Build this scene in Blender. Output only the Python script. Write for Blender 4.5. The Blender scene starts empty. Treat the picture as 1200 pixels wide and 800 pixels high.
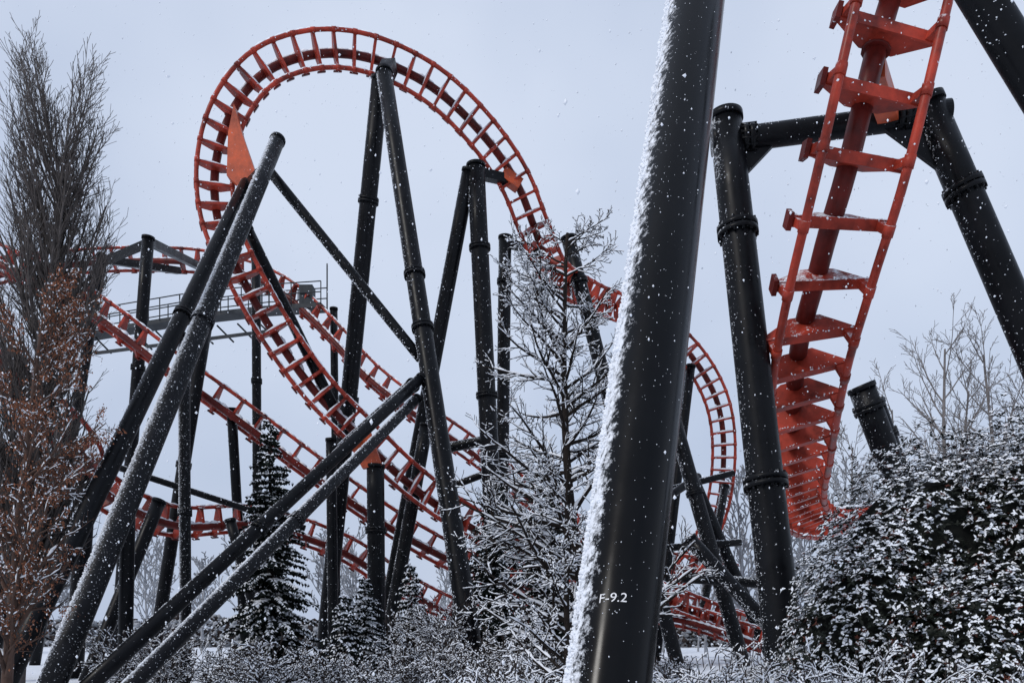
import bpy, math, random
from mathutils import Vector, Matrix, noise
V=Vector
scene=bpy.context.scene
# ------------------------------------------------------------------ helpers
class MB:
    def __init__(s): s.v=[]; s.f=[]; s.m=[]; s.s=[]
    def face(s,idx,mat=0,smooth=False):
        s.f.append(idx); s.m.append(mat); s.s.append(smooth)
    def build(s,name,mats,parent=None):
        me=bpy.data.meshes.new(name)
        me.from_pydata([tuple(p) for p in s.v],[],s.f)
        for m in mats: me.materials.append(m)
        me.polygons.foreach_set('material_index',s.m)
        me.polygons.foreach_set('use_smooth',s.s)
        me.update()
        ob=bpy.data.objects.new(name,me)
        scene.collection.objects.link(ob)
        if parent: ob.parent=parent
        return ob
def empty(name,loc=(0,0,0)):
    e=bpy.data.objects.new(name,None); e.location=loc
    scene.collection.objects.link(e); return e
def perp(t):
    a=V((0,0,1)) if abs(t.z)<0.9 else V((1,0,0))
    return t.cross(a).normalized()
def tube(mb,pts,rad,n=8,mat=0,caps=True,smooth=True):
    pts=[V(p) for p in pts]
    if not hasattr(rad,'__len__'): rad=[rad]*len(pts)
    base=len(mb.v); u=None; N=len(pts)
    for i,p in enumerate(pts):
        t=(pts[min(i+1,N-1)]-pts[max(i-1,0)])
        if t.length<1e-9: t=V((0,0,1))
        t.normalize()
        if u is None: u=perp(t)
        else:
            u=u-t*u.dot(t)
            u=u.normalized() if u.length>1e-6 else perp(t)
        w=t.cross(u)
        for k in range(n):
            a=2*math.pi*k/n
            mb.v.append(p+(u*math.cos(a)+w*math.sin(a))*rad[i])
    for i in range(N-1):
        for k in range(n):
            a=base+i*n+k; b=base+i*n+(k+1)%n
            mb.face((a,b,b+n,a+n),mat,smooth)
    if caps:
        mb.face(tuple(base+k for k in reversed(range(n))),mat)
        mb.face(tuple(base+(N-1)*n+k for k in range(n)),mat)
def prism(mb,poly,ext,mat=0):
    b=len(mb.v); n=len(poly)
    for p in poly: mb.v.append(p-ext*.5)
    for p in poly: mb.v.append(p+ext*.5)
    mb.face(tuple(b+i for i in reversed(range(n))),mat)
    mb.face(tuple(b+n+i for i in range(n)),mat)
    for i in range(n):
        j=(i+1)%n
        mb.face((b+i,b+j,b+n+j,b+n+i),mat)
def beam(mb,a,b,w,h,mat=0):
    a=V(a);b=V(b);t=(b-a).normalized();u=perp(t);v=t.cross(u)
    poly=[a+u*w/2+v*h/2,a-u*w/2+v*h/2,a-u*w/2-v*h/2,a+u*w/2-v*h/2]
    c=(b-a)
    prism(mb,[p+c*.5 for p in poly],c,mat)
PHI=(1+5**.5)/2
ICO=[V(p).normalized() for p in [(-1,PHI,0),(1,PHI,0),(-1,-PHI,0),(1,-PHI,0),(0,-1,PHI),(0,1,PHI),(0,-1,-PHI),(0,1,-PHI),(PHI,0,-1),(PHI,0,1),(-PHI,0,-1),(-PHI,0,1)]]
ICF=[(0,11,5),(0,5,1),(0,1,7),(0,7,10),(0,10,11),(1,5,9),(5,11,4),(11,10,2),(10,7,6),(7,1,8),(3,9,4),(3,4,2),(3,2,6),(3,6,8),(3,8,9),(4,9,5),(2,4,11),(6,2,10),(8,6,7),(9,8,1)]
def blob(mb,c,r,rng,sq=.7,mat=0,jit=.25):
    b=len(mb.v); c=V(c)
    for q in ICO:
        k=r*(1+rng.uniform(-jit,jit))
        mb.v.append(V((c.x+q.x*k,c.y+q.y*k,c.z+q.z*k*sq)))
    for f in ICF: mb.face(tuple(b+i for i in f),mat,True)
OCT=[V(p) for p in [(1,0,0),(0,1,0),(-1,0,0),(0,-1,0),(0,0,1),(0,0,-1)]]
OCF=[(0,1,4),(1,2,4),(2,3,4),(3,0,4),(1,0,5),(2,1,5),(3,2,5),(0,3,5)]
def speck(mb,c,r,rng,sq=.7,mat=0):
    b=len(mb.v); a=rng.uniform(0,1.6); ca,sa=math.cos(a),math.sin(a)
    for q in OCT:
        k=r*rng.uniform(.6,1.3)
        mb.v.append(V((c[0]+(q.x*ca-q.y*sa)*k,c[1]+(q.x*sa+q.y*ca)*k,c[2]+q.z*k*sq)))
    for f in OCF: mb.face(tuple(b+i for i in f),mat,True)
# ------------------------------------------------------------------ materials
def mat_snowy(name,base,rough=.35,snow=(.78,.81,.86),d=(-.55,-.25,.8),lo=.75,hi=.95,k=1.0,scale=6,speckle=.70,spscale=30,metal=0,var=.35,bump=.3,spec=.5):
    m=bpy.data.materials.new(name); m.use_nodes=True
    nt=m.node_tree; N=nt.nodes; L=nt.links
    b=N['Principled BSDF']
    geo=N.new('ShaderNodeNewGeometry'); tc=N.new('ShaderNodeTexCoord')
    dot=N.new('ShaderNodeVectorMath'); dot.operation='DOT_PRODUCT'
    dot.inputs[1].default_value=V(d).normalized()
    L.new(geo.outputs['Normal'],dot.inputs[0])
    n1=N.new('ShaderNodeTexNoise'); n1.inputs['Scale'].default_value=scale; n1.inputs['Detail'].default_value=6; n1.inputs['Roughness'].default_value=.75
    L.new(tc.outputs['Object'],n1.inputs['Vector'])
    ma=N.new('ShaderNodeMath'); ma.operation='MULTIPLY_ADD'; ma.inputs[1].default_value=k*2; 
    L.new(n1.outputs['Fac'],ma.inputs[0])
    off=N.new('ShaderNodeMath'); off.operation='SUBTRACT'; off.inputs[1].default_value=k
    L.new(dot.outputs['Value'],off.inputs[0]); L.new(off.outputs[0],ma.inputs[2])
    mr=N.new('ShaderNodeMapRange'); mr.inputs['From Min'].default_value=lo; mr.inputs['From Max'].default_value=hi
    L.new(ma.outputs[0],mr.inputs['Value'])
    n2=N.new('ShaderNodeTexNoise'); n2.inputs['Scale'].default_value=spscale; n2.inputs['Detail'].default_value=2
    L.new(tc.outputs['Object'],n2.inputs['Vector'])
    mr2=N.new('ShaderNodeMapRange'); mr2.inputs['From Min'].default_value=speckle; mr2.inputs['From Max'].default_value=speckle+.04
    L.new(n2.outputs['Fac'],mr2.inputs['Value'])
    mx=N.new('ShaderNodeMath'); mx.operation='MAXIMUM'
    L.new(mr.outputs[0],mx.inputs[0]); L.new(mr2.outputs[0],mx.inputs[1])
    n3=N.new('ShaderNodeTexNoise'); n3.inputs['Scale'].default_value=1.7; n3.inputs['Detail'].default_value=8; n3.inputs['Roughness'].default_value=.65
    L.new(tc.outputs['Object'],n3.inputs['Vector'])
    mr3=N.new('ShaderNodeMapRange'); mr3.inputs['From Min'].default_value=.35; mr3.inputs['From Max'].default_value=.65
    mr3.inputs['To Min'].default_value=1-var; mr3.inputs['To Max'].default_value=1+var
    L.new(n3.outputs['Fac'],mr3.inputs['Value'])
    sc=N.new('ShaderNodeVectorMath'); sc.operation='SCALE'; sc.inputs[0].default_value=base
    L.new(mr3.outputs[0],sc.inputs['Scale'])
    mix=N.new('ShaderNodeMix'); mix.data_type='RGBA'
    L.new(mx.outputs[0],mix.inputs[0]); L.new(sc.outputs[0],mix.inputs[6]); mix.inputs[7].default_value=(*snow,1)
    L.new(mix.outputs[2],b.inputs['Base Color'])
    rv_=N.new('ShaderNodeMapRange'); rv_.inputs['From Min'].default_value=.35; rv_.inputs['From Max'].default_value=.65
    rv_.inputs['To Min'].default_value=rough*.75; rv_.inputs['To Max'].default_value=rough*1.35
    L.new(n3.outputs['Fac'],rv_.inputs['Value'])
    mixr=N.new('ShaderNodeMapRange'); mixr.inputs['To Max'].default_value=.9
    L.new(rv_.outputs[0],mixr.inputs['To Min'])
    L.new(mx.outputs[0],mixr.inputs['Value']); L.new(mixr.outputs[0],b.inputs['Roughness'])
    b.inputs['Metallic'].default_value=metal
    b.inputs['Specular IOR Level'].default_value=spec
    if bump:
        bp=N.new('ShaderNodeBump'); bp.inputs['Strength'].default_value=bump; bp.inputs['Distance'].default_value=.02
        L.new(mx.outputs[0],bp.inputs['Height']); L.new(bp.outputs[0],b.inputs['Normal'])
    return m
def mat_plain(name,col,rough=.8,var=.25,scale=4,spec=.3,bump=0):
    m=bpy.data.materials.new(name); m.use_nodes=True
    nt=m.node_tree; N=nt.nodes; L=nt.links; b=N['Principled BSDF']
    tc=N.new('ShaderNodeTexCoord')
    n=N.new('ShaderNodeTexNoise'); n.inputs['Scale'].default_value=scale; n.inputs['Detail'].default_value=4
    L.new(tc.outputs['Object'],n.inputs['Vector'])
    mr=N.new('ShaderNodeMapRange'); mr.inputs['From Min'].default_value=.3; mr.inputs['From Max'].default_value=.7
    mr.inputs['To Min'].default_value=1-var; mr.inputs['To Max'].default_value=1+var
    L.new(n.outputs['Fac'],mr.inputs['Value'])
    sc=N.new('ShaderNodeVectorMath'); sc.operation='SCALE'; sc.inputs[0].default_value=col
    L.new(mr.outputs[0],sc.inputs['Scale']); L.new(sc.outputs[0],b.inputs['Base Color'])
    b.inputs['Roughness'].default_value=rough; b.inputs['Specular IOR Level'].default_value=spec
    if bump:
        bp=N.new('ShaderNodeBump'); bp.inputs['Strength'].default_value=bump
        L.new(n.outputs['Fac'],bp.inputs['Height']); L.new(bp.outputs[0],b.inputs['Normal'])
    return m
M_STEEL=mat_snowy('graphite_steel',(.0045,.005,.0065),rough=.34,d=(-.9,-.1,.5),lo=1.0,hi=1.25,k=.9,scale=12,speckle=.71,spscale=22,spec=.13)
M_STEELSN=mat_snowy('graphite_steel_snowy',(.0065,.007,.009),rough=.42,d=(-.85,-.2,.55),lo=.55,hi=1.1,k=1.0,scale=20,speckle=.67,spscale=28,spec=.15)
M_PILLAR=mat_snowy('graphite_steel_wet',(.0025,.0028,.0036),rough=.2,d=(-.97,-.15,.1),lo=.82,hi=.98,k=.5,scale=14,speckle=.76,spscale=45,var=.2,spec=.15)
M_RED=mat_snowy('track_paint_red',(.29,.031,.016),rough=.42,d=(0,-.1,1),lo=.68,hi=.95,k=.9,scale=5,speckle=.70,spscale=14,var=.6,spec=.28)
M_SPINE=mat_snowy('track_spine_red',(.10,.010,.007),rough=.45,d=(0,-.1,1),lo=.85,hi=1.1,k=1.0,scale=5,speckle=.74,spscale=16,var=.5,spec=.22)
M_ORANGE=mat_snowy('track_plate_orange',(.45,.065,.015),rough=.45,d=(0,0,1),lo=1.0,hi=1.2,k=.8,speckle=.73,var=.4)
M_SNOW=mat_plain('snow',(.82,.85,.90),rough=.9,var=.06,scale=3)
M_BARK=mat_snowy('bark',(.020,.016,.014),rough=.9,d=(-.3,-.1,1),lo=.95,hi=1.15,k=.8,scale=25,speckle=.72,spscale=40,spec=.1)
M_TWIG=mat_plain('twig_grey',(.085,.073,.068),rough=.9,var=.5)
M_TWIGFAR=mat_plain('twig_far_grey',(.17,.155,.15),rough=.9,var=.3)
M_TWIGB=mat_plain('twig_brown',(.07,.042,.032),rough=.9,var=.4)
M_TWIGD=mat_plain('twig_dark',(.028,.020,.018),rough=.9,var=.4)
M_LEAFB=mat_plain('dry_beech_leaf',(.21,.082,.042),rough=.8,var=.7,scale=7)
M_NEEDLE=mat_plain('spruce_needles',(.009,.013,.011),rough=.8,var=.5,scale=5,spec=.12)
M_LEAF=mat_plain('evergreen_leaf',(.010,.013,.009),rough=.55,var=.5,scale=9,spec=.18)
M_LEAFR=mat_plain('reddish_bud',(.10,.028,.018),rough=.7,var=.5,scale=9)
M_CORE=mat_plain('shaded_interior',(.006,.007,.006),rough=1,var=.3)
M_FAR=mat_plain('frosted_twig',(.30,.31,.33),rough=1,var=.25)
M_GALV=mat_plain('galvanised_steel',(.035,.04,.045),rough=.6)
M_WHITE=mat_plain('white_paint',(.75,.75,.75),rough=.7,var=.3,scale=40)
# ------------------------------------------------------------------ ground
def gh(x,y):
    h=.12*noise.noise(V((x*.15,y*.15,0)))+.04*noise.noise(V((x*.9,y*.9,3)))
    h+=.75*math.exp(-((x-3.2)**2/9+(y-15.5)**2/6))
    h+=.5*math.exp(-((x+1.5)**2/20+(y-24)**2/9))
    return h
mb=MB(); n=140
def gc(i): 
    s=(i/n*2-1); return math.copysign(abs(s)**2.6,s)*900+ s*20
for j in range(n+1):
    for i in range(n+1):
        x=gc(i); y=gc(j)+15
        mb.v.append(V((x,y,gh(x,y) if abs(x)<150 and abs(y)<150 else 0)))
for j in range(n):
    for i in range(n):
        a=j*(n+1)+i; mb.face((a,a+1,a+n+2,a+n+1),0,True)
mb.build('snowy_ground',[mat_plain('ground_snow',(.74,.77,.82),rough=.95,var=.06,scale=.8,bump=.2)])
# ------------------------------------------------------------------ coaster
coaster=empty('roller_coaster')
def cr(p0,p1,p2,p3,t):
    return .5*((2*p1)+(p2-p0)*t+(2*p0-5*p1+4*p2-p3)*t*t+(3*p1-p0-3*p2+p3)*t**3)
def sample(pts,sides,res=14):
    P=[V(p) for p in pts]; S=[V(s).normalized() for s in sides]
    P=[P[0]*2-P[1]]+P+[P[-1]*2-P[-2]]; S=[S[0]]+S+[S[-1]]
    op=[];os=[]
    for i in range(1,len(P)-2):
        for k in range(res):
            t=k/res
            op.append(cr(P[i-1],P[i],P[i+1],P[i+2],t)); os.append(S[i].lerp(S[i+1],t))
    op.append(P[-2]); os.append(S[-2])
    L=[0]
    for a,b in zip(op,op[1:]): L.append(L[-1]+(b-a).length)
    return op,os,L
def track(name,pts,sides,sgn=1,gauge=1.2,tie=.8,off=.5,rr=.08,sr=.15,tiet=.10,wing=0,deep=0,seed=1):
    import bisect
    rg=random.Random(seed)
    op,os,L=sample(pts,sides)
    def at(s):
        i=min(max(bisect.bisect_right(L,s)-1,0),len(L)-2)
        t=(s-L[i])/max(L[i+1]-L[i],1e-6)
        return op[i].lerp(op[i+1],t),os[i].lerp(os[i+1],t)
    def fr(s):
        p,sd=at(s); a,_=at(max(s-.25,0)); b,_=at(min(s+.25,L[-1]))
        t=(b-a).normalized(); sd=(sd-t*sd.dot(t)).normalized(); nn=t.cross(sd)*sgn
        return p,t,sd,nn
    mb=MB(); A=[];B=[];C=[]
    ns=int(L[-1]/.35)
    for i in range(ns+1):
        p,t,sd,nn=fr(L[-1]*i/ns)
        A.append(p-sd*gauge/2);B.append(p+sd*gauge/2);C.append(p+nn*off)
    tube(mb,A,rr,10,0);tube(mb,B,rr,10,0);tube(mb,C,sr,12,1)
    Z=V((0,0,1))
    for R_,rad in ((A,rr),(B,rr),(C,sr)):
        for a,b in zip(R_,R_[1:]):
            t=(b-a).normalized()
            if abs(t.z)<.86 and noise.noise(a*.9)>-.2-.35*(1-abs(t.z)) and rg.random()<.88:
                up=(Z-t*t.z).normalized()*rad*.78
                tube(mb,[a+up,(a+b)*.5+up*1.15,b+up],[rad*.5,rad*rg.uniform(.5,.8),rad*.5],6,2)
    nt=int(L[-1]/tie)
    g=gauge/2; w=wing
    for i in range(nt+1):
        p,t,sd,nn=fr(min(tie*(i+.5),L[-1]))
        if deep:
            poly=[(-g-w,.26),(g+w*.6,.26),(g+w*.6,.33),(.24,off+.05),(-.24,off+.05),(-g-w,.36)]
            prism(mb,[p+sd*a+nn*b for a,b in poly],t*.05,0)
            prism(mb,[p+sd*a+nn*b for a,b in [(-g-w,.24),(g+w*.6,.24),(g+w*.6,.28),(-g-w,.28)]],t*.16,0)
            # snow lying on the front lip of every tie
            for kk in range(26):
                a=rg.uniform(-g-w,g+w*.6)
                speck(mb,p+sd*a+nn*rg.uniform(.23,.29)-t*.085*(1 if t.z<0 else -1),rg.uniform(.008,.024),rg,.7,2)
            for sg in (-1,1):
                q=p+sd*g*sg
                prism(mb,[q+sd*a+nn*b for a,b in [(-.06,.03),(.06,.03),(.10,.245),(-.10,.245)]],t*.12,0)
            q=p-sd*(g+w); prism(mb,[q+sd*a+nn*b for a,b in [(-.02,.2),(.05,.2),(.05,.42),(-.02,.42)]],t*.24,1)
        else:
            poly=[(-g,.02),(g,.02),(g+.05,.12),(g+.05,.24),(.2,off-.02),(-.2,off-.02),(-g-.05,.24),(-g-.05,.12)]
            prism(mb,[p+sd*a+nn*b for a,b in poly],t*tiet,0)
            prism(mb,[p+sd*a+nn*b for a,b in [(-g-.09,.14),(-g-.051,.14),(-g-.051,.26),(-g-.09,.26)]],t*.3,1)
            prism(mb,[p+sd*a+nn*b for a,b in [(g+.051,.14),(g+.09,.14),(g+.09,.26),(g+.051,.26)]],t*.3,1)
            up=(Z-sd*sd.z); 
            if up.length>.35 and rg.random()<.75:
                up=up.normalized()*.065
                f0=rg.uniform(-.9,-.3)*g; f1=rg.uniform(.1,.85)*g
                tube(mb,[p+sd*f0+nn*.1+up,p+sd*(f0+f1)*.5+nn*.1+up*1.2,p+sd*f1+nn*.1+up],[.025,.055,.025],6,2)
        for q in (p-sd*g,p+sd*g):
            tube(mb,[q-t*.08,q+t*.08],rr*1.22,8,0)
        if i%12==5:
            tube(mb,[p+nn*off-t*.06,p+nn*off+t*.06],sr*1.35,12,1)
    mb.build(name,[M_RED,M_SPINE,M_SNOW],coaster)
loop=[(12.54,44,1.69),(8.4,42,3.07),(3.9,39,4.41),(.72,36,5.02),(-1.87,34,6.12),(-3.9,32.5,7.45),(-5.67,31.5,9.07),(-7.13,31,10.53),(-8.48,30.5,12.43),(-9.45,30,14.2),(-10.26,30,16),(-10.45,30,17.9),(-10.0,30,19.8),(-9.0,30.2,21.4),(-7.63,30.5,22.3),(-6.05,31,22.75),(-4.41,31.5,22.6),(-2.72,32,21.9),(-1.16,33,20.9),(.1,34,19.6),(.95,35,18.05),(1.95,37,17.1),(4.0,40,17.2),(6.88,43,17.3),(9.45,45,16.2),(11.1,46,13.9),(11.66,47,11),(11.3,48,7.84),(9.8,49,5.0),(6.5,51,3.2)]
ls=[(.3,.4,.8)]*3+[(.3,.35,.8),(.4,.3,.8),(.5,.3,.75),(.6,.3,.65),(.7,.3,.6),(.8,.3,.5),(.9,.35,.35),(1,.35,.15),(1,.35,0),(.9,.3,-.35),(.65,.3,-.7),(.3,.3,-.9),(0,.3,-1),(-.3,.3,-.9),(-.5,.3,-.8),(-.65,.3,-.7),(-.8,.3,-.5),(-.8,.4,-.5),(-.6,.4,-.6),(-.2,.3,-.9),(-.4,.3,-.8),(-.75,.2,-.55),(-1,.2,-.1),(-1,.2,.1),(-.8,.2,.5),(-.5,.3,.7),(-.2,.3,.8)]
track('loop_track',loop,ls,sgn=1,tie=.68)
track('drop_track',[(6.5,13,14.5),(5.92,12,12.3),(5.22,11.4,10.04),(4.76,11.6,7.86),(4.69,12.6,6.64),(4.88,14,5.75),(5.75,17,5.0),(7.5,22,4.55),(10.8,28,4.9),(15,34,6)],
 [(1,0,0),(1,.05,0),(1,.05,0),(1,0,0),(.97,-.1,.1),(.95,-.15,.2),(.9,-.3,.25),(.85,-.35,.3),(.8,-.4,.3),(.8,-.4,.2)],sgn=-1,tie=.93,off=.66,sr=.15,rr=.068,wing=.16,deep=1)
s2=[(.2,-.55,.8)]
track('descending_track',[(-27,37,19.8),(-23.8,36,18.3),(-20.6,35.5,16.8),(-18.2,35,15.6),(-16.1,35,14.2),(-14,35,12.6),(-11.9,35,11.1),(-9.6,35.5,9.4),(-7.2,36,7.65),(-4.44,37,5.85),(-1.56,39,4.5),(1.7,42,3.7),(7.4,46,3.4),(14,49,2.0)],s2*14,sgn=1,tie=.95,seed=2)
track('back_track',[(-29,42,18),(-26.4,44,20.2),(-24.8,46,21.4),(-21.6,47,22.1),(-17.4,47,22),(-13.8,46,20.8),(-11.25,45,19.15),(-8.8,44,16.6),(-7,43.5,14.6),(-4.3,43,12.4),(-1.8,44,10.8),(2.3,46,8),(7,48,6),(13,50,5)],s2*14,sgn=1,tie=.95,seed=3)
track('low_track',[(-19,29,12),(-17.6,28,10.8),(-15.1,27,8.9),(-14.3,28,7.8),(-14.4,30,6.6),(-13.2,33,5.9),(-10.8,36,6.3),(-7.6,38,5.4),(-4.8,40,3.6),(-1.7,42,2.4),(3,44,2.6),(8,43,2.5),(12,41,1.2)],[(.3,-.4,.8),(.3,-.4,.8),(.5,-.2,.8),(.8,0,.5),(.7,.2,.7),(.2,-.5,.8)]+s2*7,sgn=1,tie=.85,seed=4)
# supports
sup=MB()
srg=random.Random(55)
def pole(a,b,r0,r1=None,mat=0,fl=(),cap=True,n=20,near=0,sn=1.0):
    a=V(a);b=V(b); r1=r0 if r1 is None else r1
    K=8
    tube(sup,[a.lerp(b,i/K) for i in range(K+1)],[r0+(r1-r0)*i/K for i in range(K+1)],n,mat)
    t=(b-a).normalized()
    for f in fl:
        c=a.lerp(b,f); r=r0+(r1-r0)*f
        tube(sup,[c-t*.09,c-t*.012],r*1.22,n,mat); tube(sup,[c+t*.012,c+t*.09],r*1.22,n,mat)
        for k in range(14):
            u=perp(t);w=t.cross(u);an=2*math.pi*k/14;q=c+(u*math.cos(an)+w*math.sin(an))*r*1.12
            tube(sup,[q-t*.13,q+t*.13],.022,6,mat)
    if cap: tube(sup,[a-t*.07,a+t*.04],r0*1.10,n,mat)
    ln=(b-a).length; wd=V((-.9,-.12,.6)); wd=(wd-t*wd.dot(t))
    if wd.length<.2: return
    wd.normalize(); u=t.cross(wd)
    tilt=math.sqrt(max(0,1-t.z*t.z))
    sg=.30 if not near else .38
    cnt=int(ln*(25+90*tilt)*(2.6 if mat==1 else 1.0)*sn)
    s0,s1=((.010,.030) if not near else (.004,.013))
    for i in range(cnt):
        f=srg.random(); r=r0+(r1-r0)*f; an=srg.gauss(0,sg*(1.6 if mat==1 else 1))
        c=a.lerp(b,f)
        if noise.noise(c*1.7)<-.1 and srg.random()<.6: continue
        speck(sup,c+(wd*math.cos(an)+u*math.sin(an))*r,srg.uniform(s0,s1),srg,.7,2)
pole((-7.7,28,17.7),(-9.8,17.7,-.1),.235,.29,1,fl=(.42,))
pole((-9.3,30,17.4),(-11.45,18.8,-.1),.23,.26,0,fl=(.35,))
pole((-7.95,28,16.7),(-2.95,27.5,10.4),.16,.16,0,cap=False,sn=.5)
pole((-4.5,30,21.25),(-1.0,24.8,-.1),.27,.33,0,fl=(.37,.46))
pole((-4.72,30.6,21.4),(-8.0,35.9,-.1),.31,.34,0,fl=(.18,.5))
pole((-1.65,33,19.4),(-5.76,36,-.2),.28,.31,0,fl=(.4,))
pole((-1.4,33,19.6),(-.45,33,-.1),.34,.36,0,fl=(.16,.45))
pole((-.29,36,18.2),(-.5,36,-.1),.27,.27,0,fl=(.1,.5))
pole((2.5,38,19.1),(7.4,38,0),.32,.32,0,fl=(.1,.4))
pole((-9.6,31,16.2),(-6.6,31.6,9.9),.2,.2,0)
pole((-16.2,38,19.1),(-17.7,38,-.1),.26,.26,0,fl=(.3,))
pole((-19.2,40,19.2),(-22.4,40,-.1),.24,.24,0)
pole((-10,26,10.6),(-9.93,26,-.1),.17,.17,1,fl=(.5,),sn=1.5)
pole((-12.2,34,13.8),(-14.4,34,-.1),.25,.25,0,fl=(.4,))
pole((-12.6,42,19.9),(-12.5,42,0),.22,.22,0,fl=(.3,))
pole((-9.4,45,18.6),(-9.2,45,0),.2,.2,0,fl=(.3,))
pole((-4.96,31,7.6),(-4.9,31,-.1),.32,.32,0,fl=(.3,))
pole((-3.4,34,9.8),(-5.2,34,0),.26,.26,0)
pole((-10.8,24,5),(-10.9,24,-.1),.2,.2,0)
pole((-14.4,29,7.4),(-14.9,29,0),.3,.3,0)
pole((-12.0,29,6),(-13.5,27,0),.22,.22,0)
pole((-11.5,35,10.7),(-11.2,36,0),.2,.2,0)
pole((-2.9,27.0,9.6),(-9.45,17.8,-.1),.165,.19,0,fl=(.55,))
pole((-3.0,26.8,8.9),(-7.75,15.8,-.1),.15,.17,1,fl=(.5,),sn=1.2)
pole((-3.2,27.4,9.5),(-6.2,31.2,8.3),.22,.22,0)
pole((-2.7,34,8.9),(-.6,33.1,9.1),.2,.2,0,cap=False)
pole((-2.9,34,7.2),(-.6,33.1,7.9),.14,.14,0,cap=False)
pole((-15.5,32,8.0),(-8,33,5.6),.12,.12,0)
pole((-16,27,3.8),(-16.8,27,0),.4,.4,0)
pole((-7.0,33,9.0),(-6.9,33,0),.2,.2,0)
pole((-13.0,31,9.2),(-16.5,31,0),.22,.22,0)
pole((-9.9,30,5.5),(-8.4,30,0),.18,.18,0)
pole((-2.2,36,5.5),(-2.4,36,0),.22,.22,0)
# right hand group seen beyond the big column
pole((7.6,40,11.5),(10.6,39,0),.34,.34,0,fl=(.3,))
pole((8.6,42,9.8),(12.9,42,0),.3,.3,0)
pole((7.0,41,5.6),(11.0,41,5.9),.17,.17,0,cap=False)
pole((6.8,41,7.6),(9.6,44,9.6),.2,.2,0,cap=False)
pole((11.6,46.5,9.5),(9.4,43,1.5),.22,.22,0)
pole((7.6,38,4.0),(11.0,37,3.7),.22,.22,0,cap=False)
pole((7.5,36,5.5),(12.2,35,0),.3,.3,0)
pole((9.5,45.4,15.7),(7.4,44,0),.25,.25,0)
pole((7.3,43,8.6),(11.2,43,9.6),.16,.16,0,cap=False)
# portal frame round the drop track
pole((3.5,14,10.0),(4.3,13,-.1),.26,.30,0,fl=(.19,.6),cap=True,n=32,near=1,sn=2)
pole((6.62,13.6,10.0),(10.5,13,-.1),.25,.28,0,fl=(.14,.5),cap=True,n=32,near=1,sn=.8)
pole((3.35,14,9.62),(6.95,13.55,9.85),.19,.19,0,fl=(.14,.80),cap=True,n=24,near=1)
prism(sup,[V((3.6,13.98,9.55)),V((4.3,13.9,9.55)),V((3.62,13.98,8.85))],V((.02,.09,0)),0)
prism(sup,[V((6.5,13.6,9.7)),V((5.9,13.65,9.65)),V((6.85,13.6,8.9))],V((.02,.09,0)),0)
pole((3.9,9,10.0),(10.1,9,-.1),.2,.22,0,cap=False,n=32,near=1,sn=.4)
pole((8.2,20,7.3),(11.2,20.5,0),.3,.3,0,fl=(.06,),near=1,sn=1.2)
pole((8.9,21,7.2),(12.6,23,0),.26,.26,0,fl=(.1,),near=1,sn=1.2)
# brackets between track spine and posts
beam(sup,(-4.6,30.4,21.2),(-4.5,31.4,22.4),.5,.5,0)
beam(sup,(-1.7,33,19.4),(-.2,34.2,19.7),.35,.35,0)
beam(sup,(-8.0,28.2,17.0),(-9.2,29.9,17.2),.3,.35,0)
beam(sup,(-.3,36,18),(1.2,36.2,17.7),.3,.3,0)
beam(sup,(2.6,38,18.8),(3.0,39.5,17.6),.3,.3,0)
beam(sup,(-16.2,38,18.9),(-19.2,40,18.9),.25,.3,0)
beam(sup,(-19.3,40.1,19.1),(-18.2,46.6,21.3),.3,.35,0)
beam(sup,(-16.2,38.1,19.0),(-16.6,46.6,21.3),.3,.35,0)
sup.build('support_frame',[M_STEEL,M_STEELSN,M_SNOW],coaster)
pl=MB()
prism(pl,[V((-9.7,29.9,20.0)),V((-9.4,29.9,18.9)),V((-8.95,29.9,17.6)),V((-9.4,29.9,17.0)),V((-9.95,29.9,17.5)),V((-9.9,29.9,19.0))],V((0,.3,0)),0)
prism(pl,[V((-5.2,30.9,9.1)),V((-4.7,30.9,7.6)),V((-5.4,30.9,7.5)),V((-6.0,30.9,8.6))],V((0,.3,0)),0)
beam(pl,(5.95,13.5,9.8),(5.15,12.15,9.6),.3,.28,0)
beam(pl,(-.4,34.1,19.9),(.3,34.3,19.5),.45,.45,0)
pl.build('bracket_plates',[M_ORANGE],coaster)
# maintenance walkway
wk=MB()
def walkway(path,w=.9):
    P=[V(p) for p in path]
    for a,b in zip(P,P[1:]):
        d=(b-a); t=d.normalized(); s=V((-t.y,t.x,0)).normalized()*w/2
        prism(wk,[p+d*.5 for p in (a-s,a+s,a+s-V((0,0,.22)),a-s-V((0,0,.22)))],d,0)
        m=max(1,int(d.length/1.1))
        for sd in (-1,1):
            for h in (.55,1.1): tube(wk,[a+s*sd+V((0,0,h)),b+s*sd+V((0,0,h))],.03,6,0)
            for i in range(m+1):
                q=a.lerp(b,i/m)+s*sd; tube(wk,[q-V((0,0,.1)),q+V((0,0,1.1))],.03,6,0)
walkway([(-23,46,17.6),(-17.5,45.5,18.3),(-13,45,18.6),(-9.8,44.5,18.6)])
for i in range(9):
    x=-22.5+i*1.1; tube(wk,[(x,46,17.5+.1*i),(x+.9,46,16.6+.1*i)],.05,5,0)
beam(wk,(-22.5,46,16.6),(-13,45.2,17.5),.12,.15,0)
beam(wk,(-10.7,44.6,18.6),(-10.7,44.6,19.6),.7,.7,0)
tube(wk,[(-9.75,45,18.6),(-9.75,45,21)],.04,6,0)
wk.build('maintenance_walkway',[M_GALV],coaster)
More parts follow.
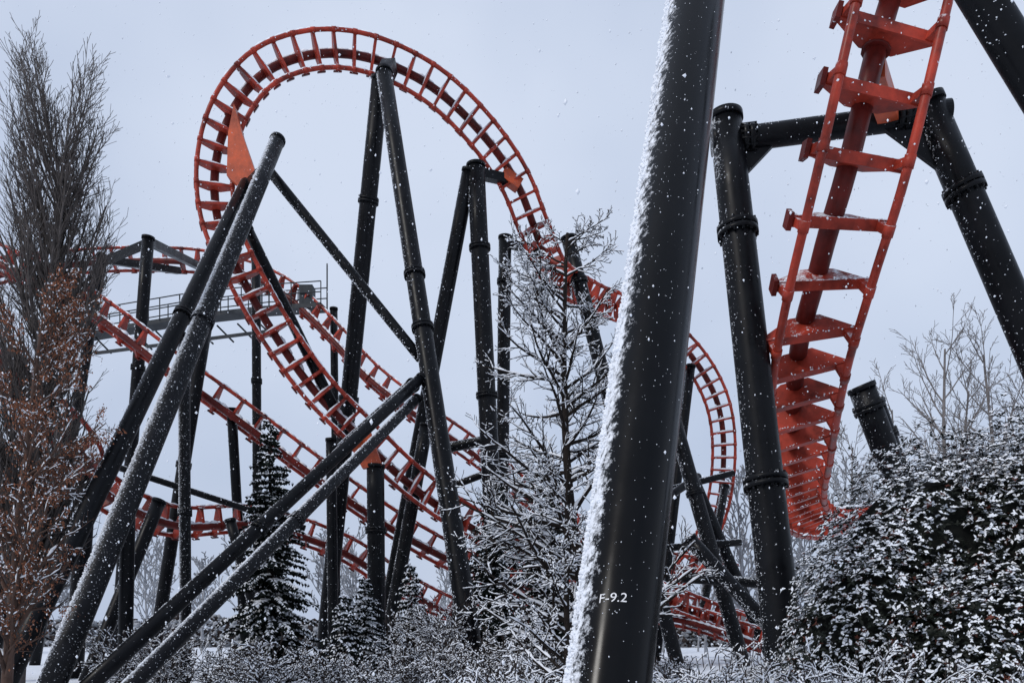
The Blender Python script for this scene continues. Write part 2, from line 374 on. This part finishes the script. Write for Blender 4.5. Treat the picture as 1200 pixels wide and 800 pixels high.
# ------------------------------------------------------------------ big foreground column
col=empty('steel_support_column',(0,0,0))
A0=V((.68,6,1.24)); D=V((1.26,3,7.02)); ax=D.normalized()
foot=A0+D*-.19; top=A0+D*1.55
rv=(V((1,0,0))-ax*ax.x).normalized(); fv=rv.cross(ax).normalized()
R=.30
mb=MB(); tube(mb,[foot.lerp(top,i/30) for i in range(31)],R,64,0)
tube(mb,[foot+ax*.0,foot+ax*.05],.48,40,0)
mb.build('column_shaft',[M_PILLAR],col)
rng=random.Random(5)
mb=MB()
Lc=(top-foot).length
for i in range(11000):
    s=rng.uniform(0,Lc); an=math.radians(rng.gauss(-98,15))
    dens=noise.noise(V((s*1.3,an*2,0)))+.5*noise.noise(V((s*5,an*3,4)))
    if dens<-.2 and rng.random()<.75: continue
    o=(rv*math.sin(an)+fv*math.cos(an))
    r=abs(rng.gauss(.007,.006))+.004
    blob(mb,foot+ax*s+o*(R+r*.1),r,rng,.9,0,.4)
for i in range(2600):
    s=rng.uniform(0,Lc); an=math.radians(rng.uniform(-85,75))
    if rng.random()<(an+1.5)/2.6: continue
    o=(rv*math.sin(an)+fv*math.cos(an))
    speck(mb,foot+ax*s+o*(R+.001),rng.uniform(.0015,.005),rng,1.2)
mb.build('column_snow_crust',[M_SNOW],col)
cu=bpy.data.curves.new('t','FONT'); cu.body='F-9.2'; cu.size=.10
to=bpy.data.objects.new('t',cu); scene.collection.objects.link(to)
bpy.context.view_layer.update()
me=bpy.data.meshes.new_from_object(to.evaluated_get(bpy.context.evaluated_depsgraph_get()))
bpy.data.objects.remove(to)
Cc=A0+D*.062
for v in me.vertices:
    an=(v.co.x-.165)/R
    v.co=Cc+ax*(v.co.y+v.co.x*.1)+(rv*math.sin(an)+fv*math.cos(an))*(R+.004)
me.materials.clear(); me.materials.append(M_WHITE)
ob=bpy.data.objects.new('column_number',me); scene.collection.objects.link(ob); ob.parent=col
# ------------------------------------------------------------------ trees
def rdir(rng): 
    v=V((rng.gauss(0,1),rng.gauss(0,1),rng.gauss(0,1))); return v.normalized()
def grow(mb,p,d,length,r,lv,P,rng,snow=0):
    p=V(p); d=V(d).normalized(); seg=P['seg'][lv]; pts=[p.copy()]; n=seg
    dd=d.copy()
    for i in range(n):
        dd=(dd+rdir(rng)*P['wig'][lv]+V((0,0,P['up'][lv]))).normalized()
        pts.append(pts[-1]+dd*length/n)
    rad=[max(r*(1-.75*i/n),P['rmin']) for i in range(n+1)]
    tube(mb,pts,rad,[7,5,4,3][min(lv,3)],0 if lv<P.get('barklv',2) else 1,caps=False)
    if snow and lv>=1:
        for i in range(n):
            a,b=pts[i],pts[i+1]; t=(b-a).normalized()
            if abs(t.z)<.88 and rng.random()<snow:
                q=rad[i]*.9+P.get('sr',.006)
                up=V((0,0,rad[i]*.6+q*.55))
                m=(a+b)*.5+up*1.15
                tube(mb,[a+up*.8,m,b+up*.8],[q*.5,q*rng.uniform(.7,1.4),q*.45],4,2,caps=False)
    if lv+1<len(P['num']):
        k=P['num'][lv+1]; k=int(k*rng.uniform(.8,1.2)) or 1
        for j in range(k):
            s=P['start'][lv]+(1-P['start'][lv])*(j+rng.random())/k
            s=min(s,.98); i=int(s*n); f=s*n-i
            q=pts[i].lerp(pts[i+1],f); t=(pts[i+1]-pts[i]).normalized()
            side=(rdir(rng)); side=(side-t*side.dot(t)).normalized()
            a=math.radians(P['ang'][lv+1]*rng.uniform(.75,1.25))
            nd=t*math.cos(a)+side*math.sin(a)
            ln=length*P['len'][lv+1]*(1-P['tap'][lv]*s)*rng.uniform(.7,1.2)
            grow(mb,q,nd,ln,max(rad[i]*.55,P['rmin']),lv+1,P,rng,snow)
# centre snowy bare tree
rng=random.Random(12); mb=MB()
P=dict(seg=[14,6,4,3],wig=[.035,.13,.18,.2],up=[.0,.03,.03,.02],num=[1,74,11,6],start=[.1,.2,.15],ang=[0,62,48,45],len=[1,.28,.42,.5],tap=[.62,.5,.5],rmin=.0062,barklv=2,sr=.006)
grow(mb,(1.7,17,0),(-.07,0,1),10.1,.13,0,P,rng,.68)
mb.build('snowy_bare_tree',[M_BARK,M_BARK,M_SNOW])
rng=random.Random(17); mb=MB()
P2=dict(P); P2['num']=[1,26,9,6]; P2['len']=[1,.36,.42,.5]; P2['sr']=.009
grow(mb,(1.0,15.5,0),(.04,0,1),4.6,.08,0,P2,rng,.75)
mb.build('snowy_bare_tree',[M_BARK,M_BARK,M_SNOW])
# poplar
rng=random.Random(3); mb=MB()
P=dict(seg=[12,9,5,3],wig=[.02,.05,.09,.12],up=[.03,.085,.07,.05],num=[1,120,18,5],start=[.08,.08,.1],ang=[0,29,26,28],len=[1,.29,.36,.48],tap=[.25,.4,.4],rmin=.0058,barklv=2)
grow(mb,(-12.75,22,0),(.055,0,1),13.9,.17,0,P,rng,0)
mb.build('poplar_tree',[M_TWIG,M_TWIG])
# beech with dry leaves
rng=random.Random(8); mb=MB()
P=dict(seg=[9,6,4,3],wig=[.05,.1,.15,.2],up=[.02,.04,.03,0],num=[1,38,9,5],start=[.1,.15,.1],ang=[0,40,42,45],len=[1,.28,.42,.5],tap=[.4,.4,.4],rmin=.005,barklv=2,sr=.004)
grow(mb,(-8.3,14,0),(-.02,0,1),6.9,.1,0,P,rng,.25)
vs=[mb.v[i] for i in range(0,len(mb.v),3)]
for i in range(15000):
    c=rng.choice(vs)+rdir(rng)*.06
    if c.z<1 or noise.noise(c*1.1)<-.15: continue
    dn=V((rng.gauss(0,.5),rng.gauss(0,.5),-1)).normalized(); s=perp(dn); s=(Matrix.Rotation(rng.uniform(0,6.28),3,dn)@s)
    l=rng.uniform(.025,.06); w=l*.5; b=len(mb.v)
    bend=dn.cross(s)*l*.25
    mb.v+= [c,c+dn*l*.5+s*w*.6+bend,c+dn*l,c+dn*l*.5-s*w*.6+bend]
    mb.face((b,b+1,b+2,b+3),3 if rng.random()<.9 else 2)
mb.build('beech_tree',[M_TWIGB,M_TWIGB,M_SNOW,M_LEAFB])
# conifers
def conifer(loc,H,W,seed,snow,dens=1.0,name='snowy_spruce_tree'):
    rng=random.Random(seed); mb=MB(); tube(mb,[(0,0,-.1),(0,0,H)],[.02*H+.03,.01],7,0)
    z=.25
    while z<H*.985:
        f=1-z/H; L0=W*(f**.85)*.5+.08
        k=int((7+7*f)*dens)
        for i in range(k):
            a=rng.uniform(0,6.283); L=L0*rng.uniform(.65,1.15); el=.35-.75*f+rng.uniform(-.12,.12)
            d=V((math.cos(a),math.sin(a),el*.5)).normalized(); s=V((-math.sin(a),math.cos(a),0))
            m=max(3,int(L/.085)); p=V((0,0,z+rng.uniform(-.08,.08)))
            for j in range(m):
                t=(j+.5)/m; q=p+d*L*t+V((0,0,-.22*L*t*t))
                for sg in (-1,1):
                    ln=(.10+.20*L*(1-t)*.7+.03)*rng.uniform(.6,1.3)
                    dr=(s*sg+d*rng.uniform(.4,.9)+V((0,0,rng.uniform(-.45,.1)))).normalized()
                    w=(d*.5-s*sg*.5).normalized()*ln*.22+V((0,0,rng.uniform(-.03,.03)))
                    b=len(mb.v); mb.v+=[q,q+dr*ln*.5+w,q+dr*ln,q+dr*ln*.5-w]
                    mb.face((b,b+1,b+2,b+3),1)
                    b=len(mb.v); h=V((0,0,-ln*.45)); mb.v+=[q,q+dr*ln*.9,q+dr*ln*.5+h]
                    mb.face((b,b+1,b+2),1)
                    if rng.random()<snow:
                        o=V((0,0,.018)); b=len(mb.v); e=rng.uniform(.5,.95)
                        mb.v+=[q+o,q+dr*ln*.5*e+w*.7+o,q+dr*ln*e+o-V((0,0,.03)),q+dr*ln*.5*e-w*.7+o,q+dr*ln*.5*e+o*3.2]
                        for x,y in ((0,1),(1,2),(2,3),(3,0)): mb.face((b+x,b+y,b+4),2,True)
        z+=(.17+.10*f)/dens**.3
    ob=mb.build(name,[M_BARK,M_NEEDLE,M_SNOW]); ob.location=loc
conifer((-6.8,24,0),7.6,3.5,1,.55,1.1)
conifer((-3.1,26,0),3.6,2.3,2,.85)
conifer((1.1,24,0),6.4,3.4,3,.35,1.2)
conifer((-.6,29,0),7.2,3.8,4,.35,1.1)
conifer((-5.0,29,0),3.4,2.6,6,.85)
conifer((2.3,21,0),4.2,2.4,7,.45)
conifer((-8.9,33,0),3.4,2.4,9,.8)
conifer((-4.3,22,0),2.6,1.9,10,.7)
# ------------------------------------------------------------------ evergreen bush
rng=random.Random(21); mb=MB()
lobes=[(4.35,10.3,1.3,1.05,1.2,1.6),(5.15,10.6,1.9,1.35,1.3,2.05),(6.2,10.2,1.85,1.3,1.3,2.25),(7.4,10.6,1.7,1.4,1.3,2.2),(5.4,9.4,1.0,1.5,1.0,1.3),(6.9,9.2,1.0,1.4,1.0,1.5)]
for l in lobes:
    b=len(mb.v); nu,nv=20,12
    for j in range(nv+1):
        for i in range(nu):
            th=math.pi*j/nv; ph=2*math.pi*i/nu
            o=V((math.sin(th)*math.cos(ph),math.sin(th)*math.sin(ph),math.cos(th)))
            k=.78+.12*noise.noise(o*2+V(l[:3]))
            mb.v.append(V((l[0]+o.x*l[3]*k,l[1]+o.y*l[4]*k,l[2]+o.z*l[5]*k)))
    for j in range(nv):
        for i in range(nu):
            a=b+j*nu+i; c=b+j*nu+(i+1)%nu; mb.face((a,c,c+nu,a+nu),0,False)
cnt=0
while cnt<14500:
    l=rng.choice(lobes); o=rdir(rng)
    if o.y>.45: continue
    k=rng.uniform(.80,1.05)+.14*noise.noise(o*3.1+V(l[:3]))+.09*noise.noise(o*8+V(l[:3]))
    if rng.random()<.06: k+=rng.uniform(.03,.12)
    c=V((l[0]+o.x*l[3]*k,l[1]+o.y*l[4]*k,l[2]+o.z*l[5]*k))
    if c.z<.1: continue
    inside=False
    for m in lobes:
        if m is l: continue
        q=((c.x-m[0])/m[3])**2+((c.y-m[1])/m[4])**2+((c.z-m[2])/m[5])**2
        if q<.6: inside=True;break
    if inside: continue
    cnt+=1
    axd=(o+V((0,0,.6))+rdir(rng)*.4).normalized(); s0=perp(axd)
    red=rng.random()<.15
    nl=rng.randint(4,6); a0=rng.random()*6
    nz=noise.noise(c*1.6)+.5*noise.noise(c*5)
    pr=.50+.4*max(0,o.z)+.6*nz+(.2 if c.z<1.5 else 0)
    sn=rng.random()<pr
    for i in range(nl):
        an=a0+i*6.283/nl; s=Matrix.Rotation(an,3,axd)@s0
        dr=(s*.9+axd*rng.uniform(-.1,.7)).normalized(); w=axd.cross(dr).normalized()
        L=rng.uniform(.035,.095)*( .6 if red else 1); W=L*.22
        b=len(mb.v); mb.v+=[c,c+dr*L*.5+w*W,c+dr*L-axd*L*.15,c+dr*L*.5-w*W]
        mb.face((b,b+1,b+2,b+3),2 if red else 1)
        if sn and rng.random()<.55:
            u=V((0,0,.012)); e=rng.uniform(.6,.95)
            b=len(mb.v); mb.v+=[c+u,c+dr*L*.5*e+w*W*.95+u,c+dr*L*e-axd*L*.13+u,c+dr*L*.5*e-w*W*.95+u,c+dr*L*.5*e+u*2.2]
            for x,y in ((0,1),(1,2),(2,3),(3,0)): mb.face((b+x,b+y,b+4),3,True)
    if sn and rng.random()<.6:
        blob(mb,c+axd*.015+rdir(rng)*.03,rng.uniform(.008,.026),rng,.6,3)
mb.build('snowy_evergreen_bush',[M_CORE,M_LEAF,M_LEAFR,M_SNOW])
# ------------------------------------------------------------------ low snowy shrubs
Ps=dict(seg=[6,5,4],wig=[.12,.18,.2],up=[.0,-.01,0],num=[1,9,6],start=[.15,.1],ang=[0,45,50],len=[1,.5,.5],tap=[.4,.4],rmin=.0042,barklv=5,sr=.006)
def shrub(loc,H,seed,ns=16,spread=.8,sr=.006,snow=.75,rmin=.0042):
    rng=random.Random(seed); mb=MB(); P=dict(Ps); P['sr']=sr; P['rmin']=rmin
    for i in range(ns):
        a=rng.uniform(0,6.28); k=rng.uniform(.1,spread)
        grow(mb,(math.cos(a)*.12*k,math.sin(a)*.12*k,-.05),(math.cos(a)*k,math.sin(a)*k,1),H*rng.uniform(.6,1.1),.012,0,P,rng,snow)
    ob=mb.build('snow_covered_shrub',[M_TWIGD,M_TWIGD,M_SNOW]); ob.location=loc
k=0
for (x,y,h) in [(-.35,7.4,1.2),(.3,8.2,1.15),(1.35,7.4,1.12),(1.9,8.3,1.12),(2.5,7.7,1.12),(3.1,8.6,1.2),(3.7,8.2,1.25),(4.3,8.5,1.3),(5.0,8.4,1.2),(3.6,11.0,1.4)]:
    shrub((x,y,gh(x,y)),h,100+k,20,.9); k+=1
for (x,y,h) in [(-4.2,19,1.2),(-5.4,18,1.4),(-3.1,18,1.0),(-2.2,20,1.6),(-1.2,18,1.1),(-.4,20,1.5),(-6.6,20,1.2),(.5,17.5,1.2),(-9.0,22,1.8),(-10.4,23,1.6),(-2.0,24,1.9),(3.6,19,.9),(5.6,17,1.3)]:
    shrub((x,y,gh(x,y)),h,200+k,22,1.0,.009,.5,.008); k+=1
# ------------------------------------------------------------------ distant trees
def far_mass(name,spots,mat,P,seed):
    rng=random.Random(seed); mb=MB()
    for (x,y,H) in spots:
        grow(mb,(x,y,0),(rng.uniform(-.04,.04),0,1),H,H*.012,0,P,rng,0)
    mb.build(name,mat)
Pf=dict(seg=[8,5,4,3],wig=[.04,.09,.12,.15],up=[.02,.05,.04,.03],num=[1,20,7,5],start=[.2,.15,.1],ang=[0,34,34,34],len=[1,.42,.42,.5],tap=[.55,.4,.4],rmin=.016,barklv=2)
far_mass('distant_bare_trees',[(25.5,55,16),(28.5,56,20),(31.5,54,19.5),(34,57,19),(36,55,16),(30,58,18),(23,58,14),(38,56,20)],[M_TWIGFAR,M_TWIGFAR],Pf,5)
Pf2=dict(Pf); Pf2['num']=[1,18,6,3]; Pf2['rmin']=.035
rng=random.Random(9)
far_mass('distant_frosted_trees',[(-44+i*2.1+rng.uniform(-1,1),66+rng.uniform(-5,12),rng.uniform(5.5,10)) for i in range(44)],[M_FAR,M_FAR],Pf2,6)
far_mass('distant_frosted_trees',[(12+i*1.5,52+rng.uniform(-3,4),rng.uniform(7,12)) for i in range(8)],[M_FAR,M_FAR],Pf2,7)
mb=MB(); rng=random.Random(4)
for i in range(9000):
    x=rng.uniform(-75,75); h=2.9+1.6*noise.noise(V((x*.1,0,0))); blob(mb,(x,92+rng.uniform(-4,6),rng.uniform(0,h)),rng.uniform(.12,.38),rng,.8,0 if rng.random()<.55 else 1,.5)
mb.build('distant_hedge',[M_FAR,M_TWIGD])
# ------------------------------------------------------------------ falling snow
mb=MB(); rng=random.Random(77)
for i in range(4600):
    y=2.8+24*rng.random()**.8
    x=rng.uniform(-.66,.66)*y; z=rng.uniform(-.08,.78)*y+1.6
    if z<.1: continue
    s=rng.uniform(.0025,.0075)*(1 if y<8 else 1.6)
    if rng.random()<.05: s*=1.7
    speck(mb,(x,y,z),s,rng,1.3)
mb.build('falling_snow',[M_SNOW])
# ------------------------------------------------------------------ light, sky, camera
w=bpy.data.worlds.new('World'); scene.world=w; w.use_nodes=True
N=w.node_tree.nodes; L=w.node_tree.links; bg=N['Background']
sky=N.new('ShaderNodeTexSky'); sky.sky_type='NISHITA'; sky.sun_disc=False
sky.sun_elevation=math.radians(42); sky.sun_rotation=math.radians(-131); sky.dust_density=6; sky.air_density=1.2
mix=N.new('ShaderNodeMix'); mix.data_type='RGBA'; mix.inputs[0].default_value=.84
L.new(sky.outputs[0],mix.inputs[6]); 
tc=N.new('ShaderNodeTexCoord'); nz=N.new('ShaderNodeTexNoise'); nz.inputs['Scale'].default_value=1.9; nz.inputs['Detail'].default_value=4
L.new(tc.outputs['Generated'],nz.inputs['Vector'])
cl=N.new('ShaderNodeMapRange'); cl.inputs['From Min'].default_value=.32; cl.inputs['From Max'].default_value=.68
L.new(nz.outputs['Fac'],cl.inputs['Value'])
cr_=N.new('ShaderNodeMix'); cr_.data_type='RGBA'; cr_.inputs[6].default_value=(5.2,6.2,8.3,1); cr_.inputs[7].default_value=(7.9,8.8,10.6,1)
L.new(cl.outputs[0],cr_.inputs[0]); L.new(cr_.outputs[2],mix.inputs[7])
L.new(mix.outputs[2],bg.inputs[0]); bg.inputs[1].default_value=.094
sun=bpy.data.lights.new('overcast_sun','SUN'); sun.energy=1.3; sun.angle=math.radians(12); sun.color=(1,.97,.93)
so=bpy.data.objects.new('overcast_sun',sun); scene.collection.objects.link(so)
sd=V((-math.cos(math.radians(42))*.75,-math.cos(math.radians(42))*.66,math.sin(math.radians(42))))
so.rotation_euler=sd.to_track_quat('Z','Y').to_euler()
cam=bpy.data.cameras.new('camera'); co=bpy.data.objects.new('camera',cam); scene.collection.objects.link(co)
co.location=(0,0,1.6); co.rotation_euler=(math.radians(90),0,0)
cam.lens=30; cam.sensor_width=36; cam.shift_y=340/1200; cam.clip_end=3000
scene.camera=co
scene.view_settings.view_transform='Standard'; scene.view_settings.look='None'; scene.view_settings.exposure=0
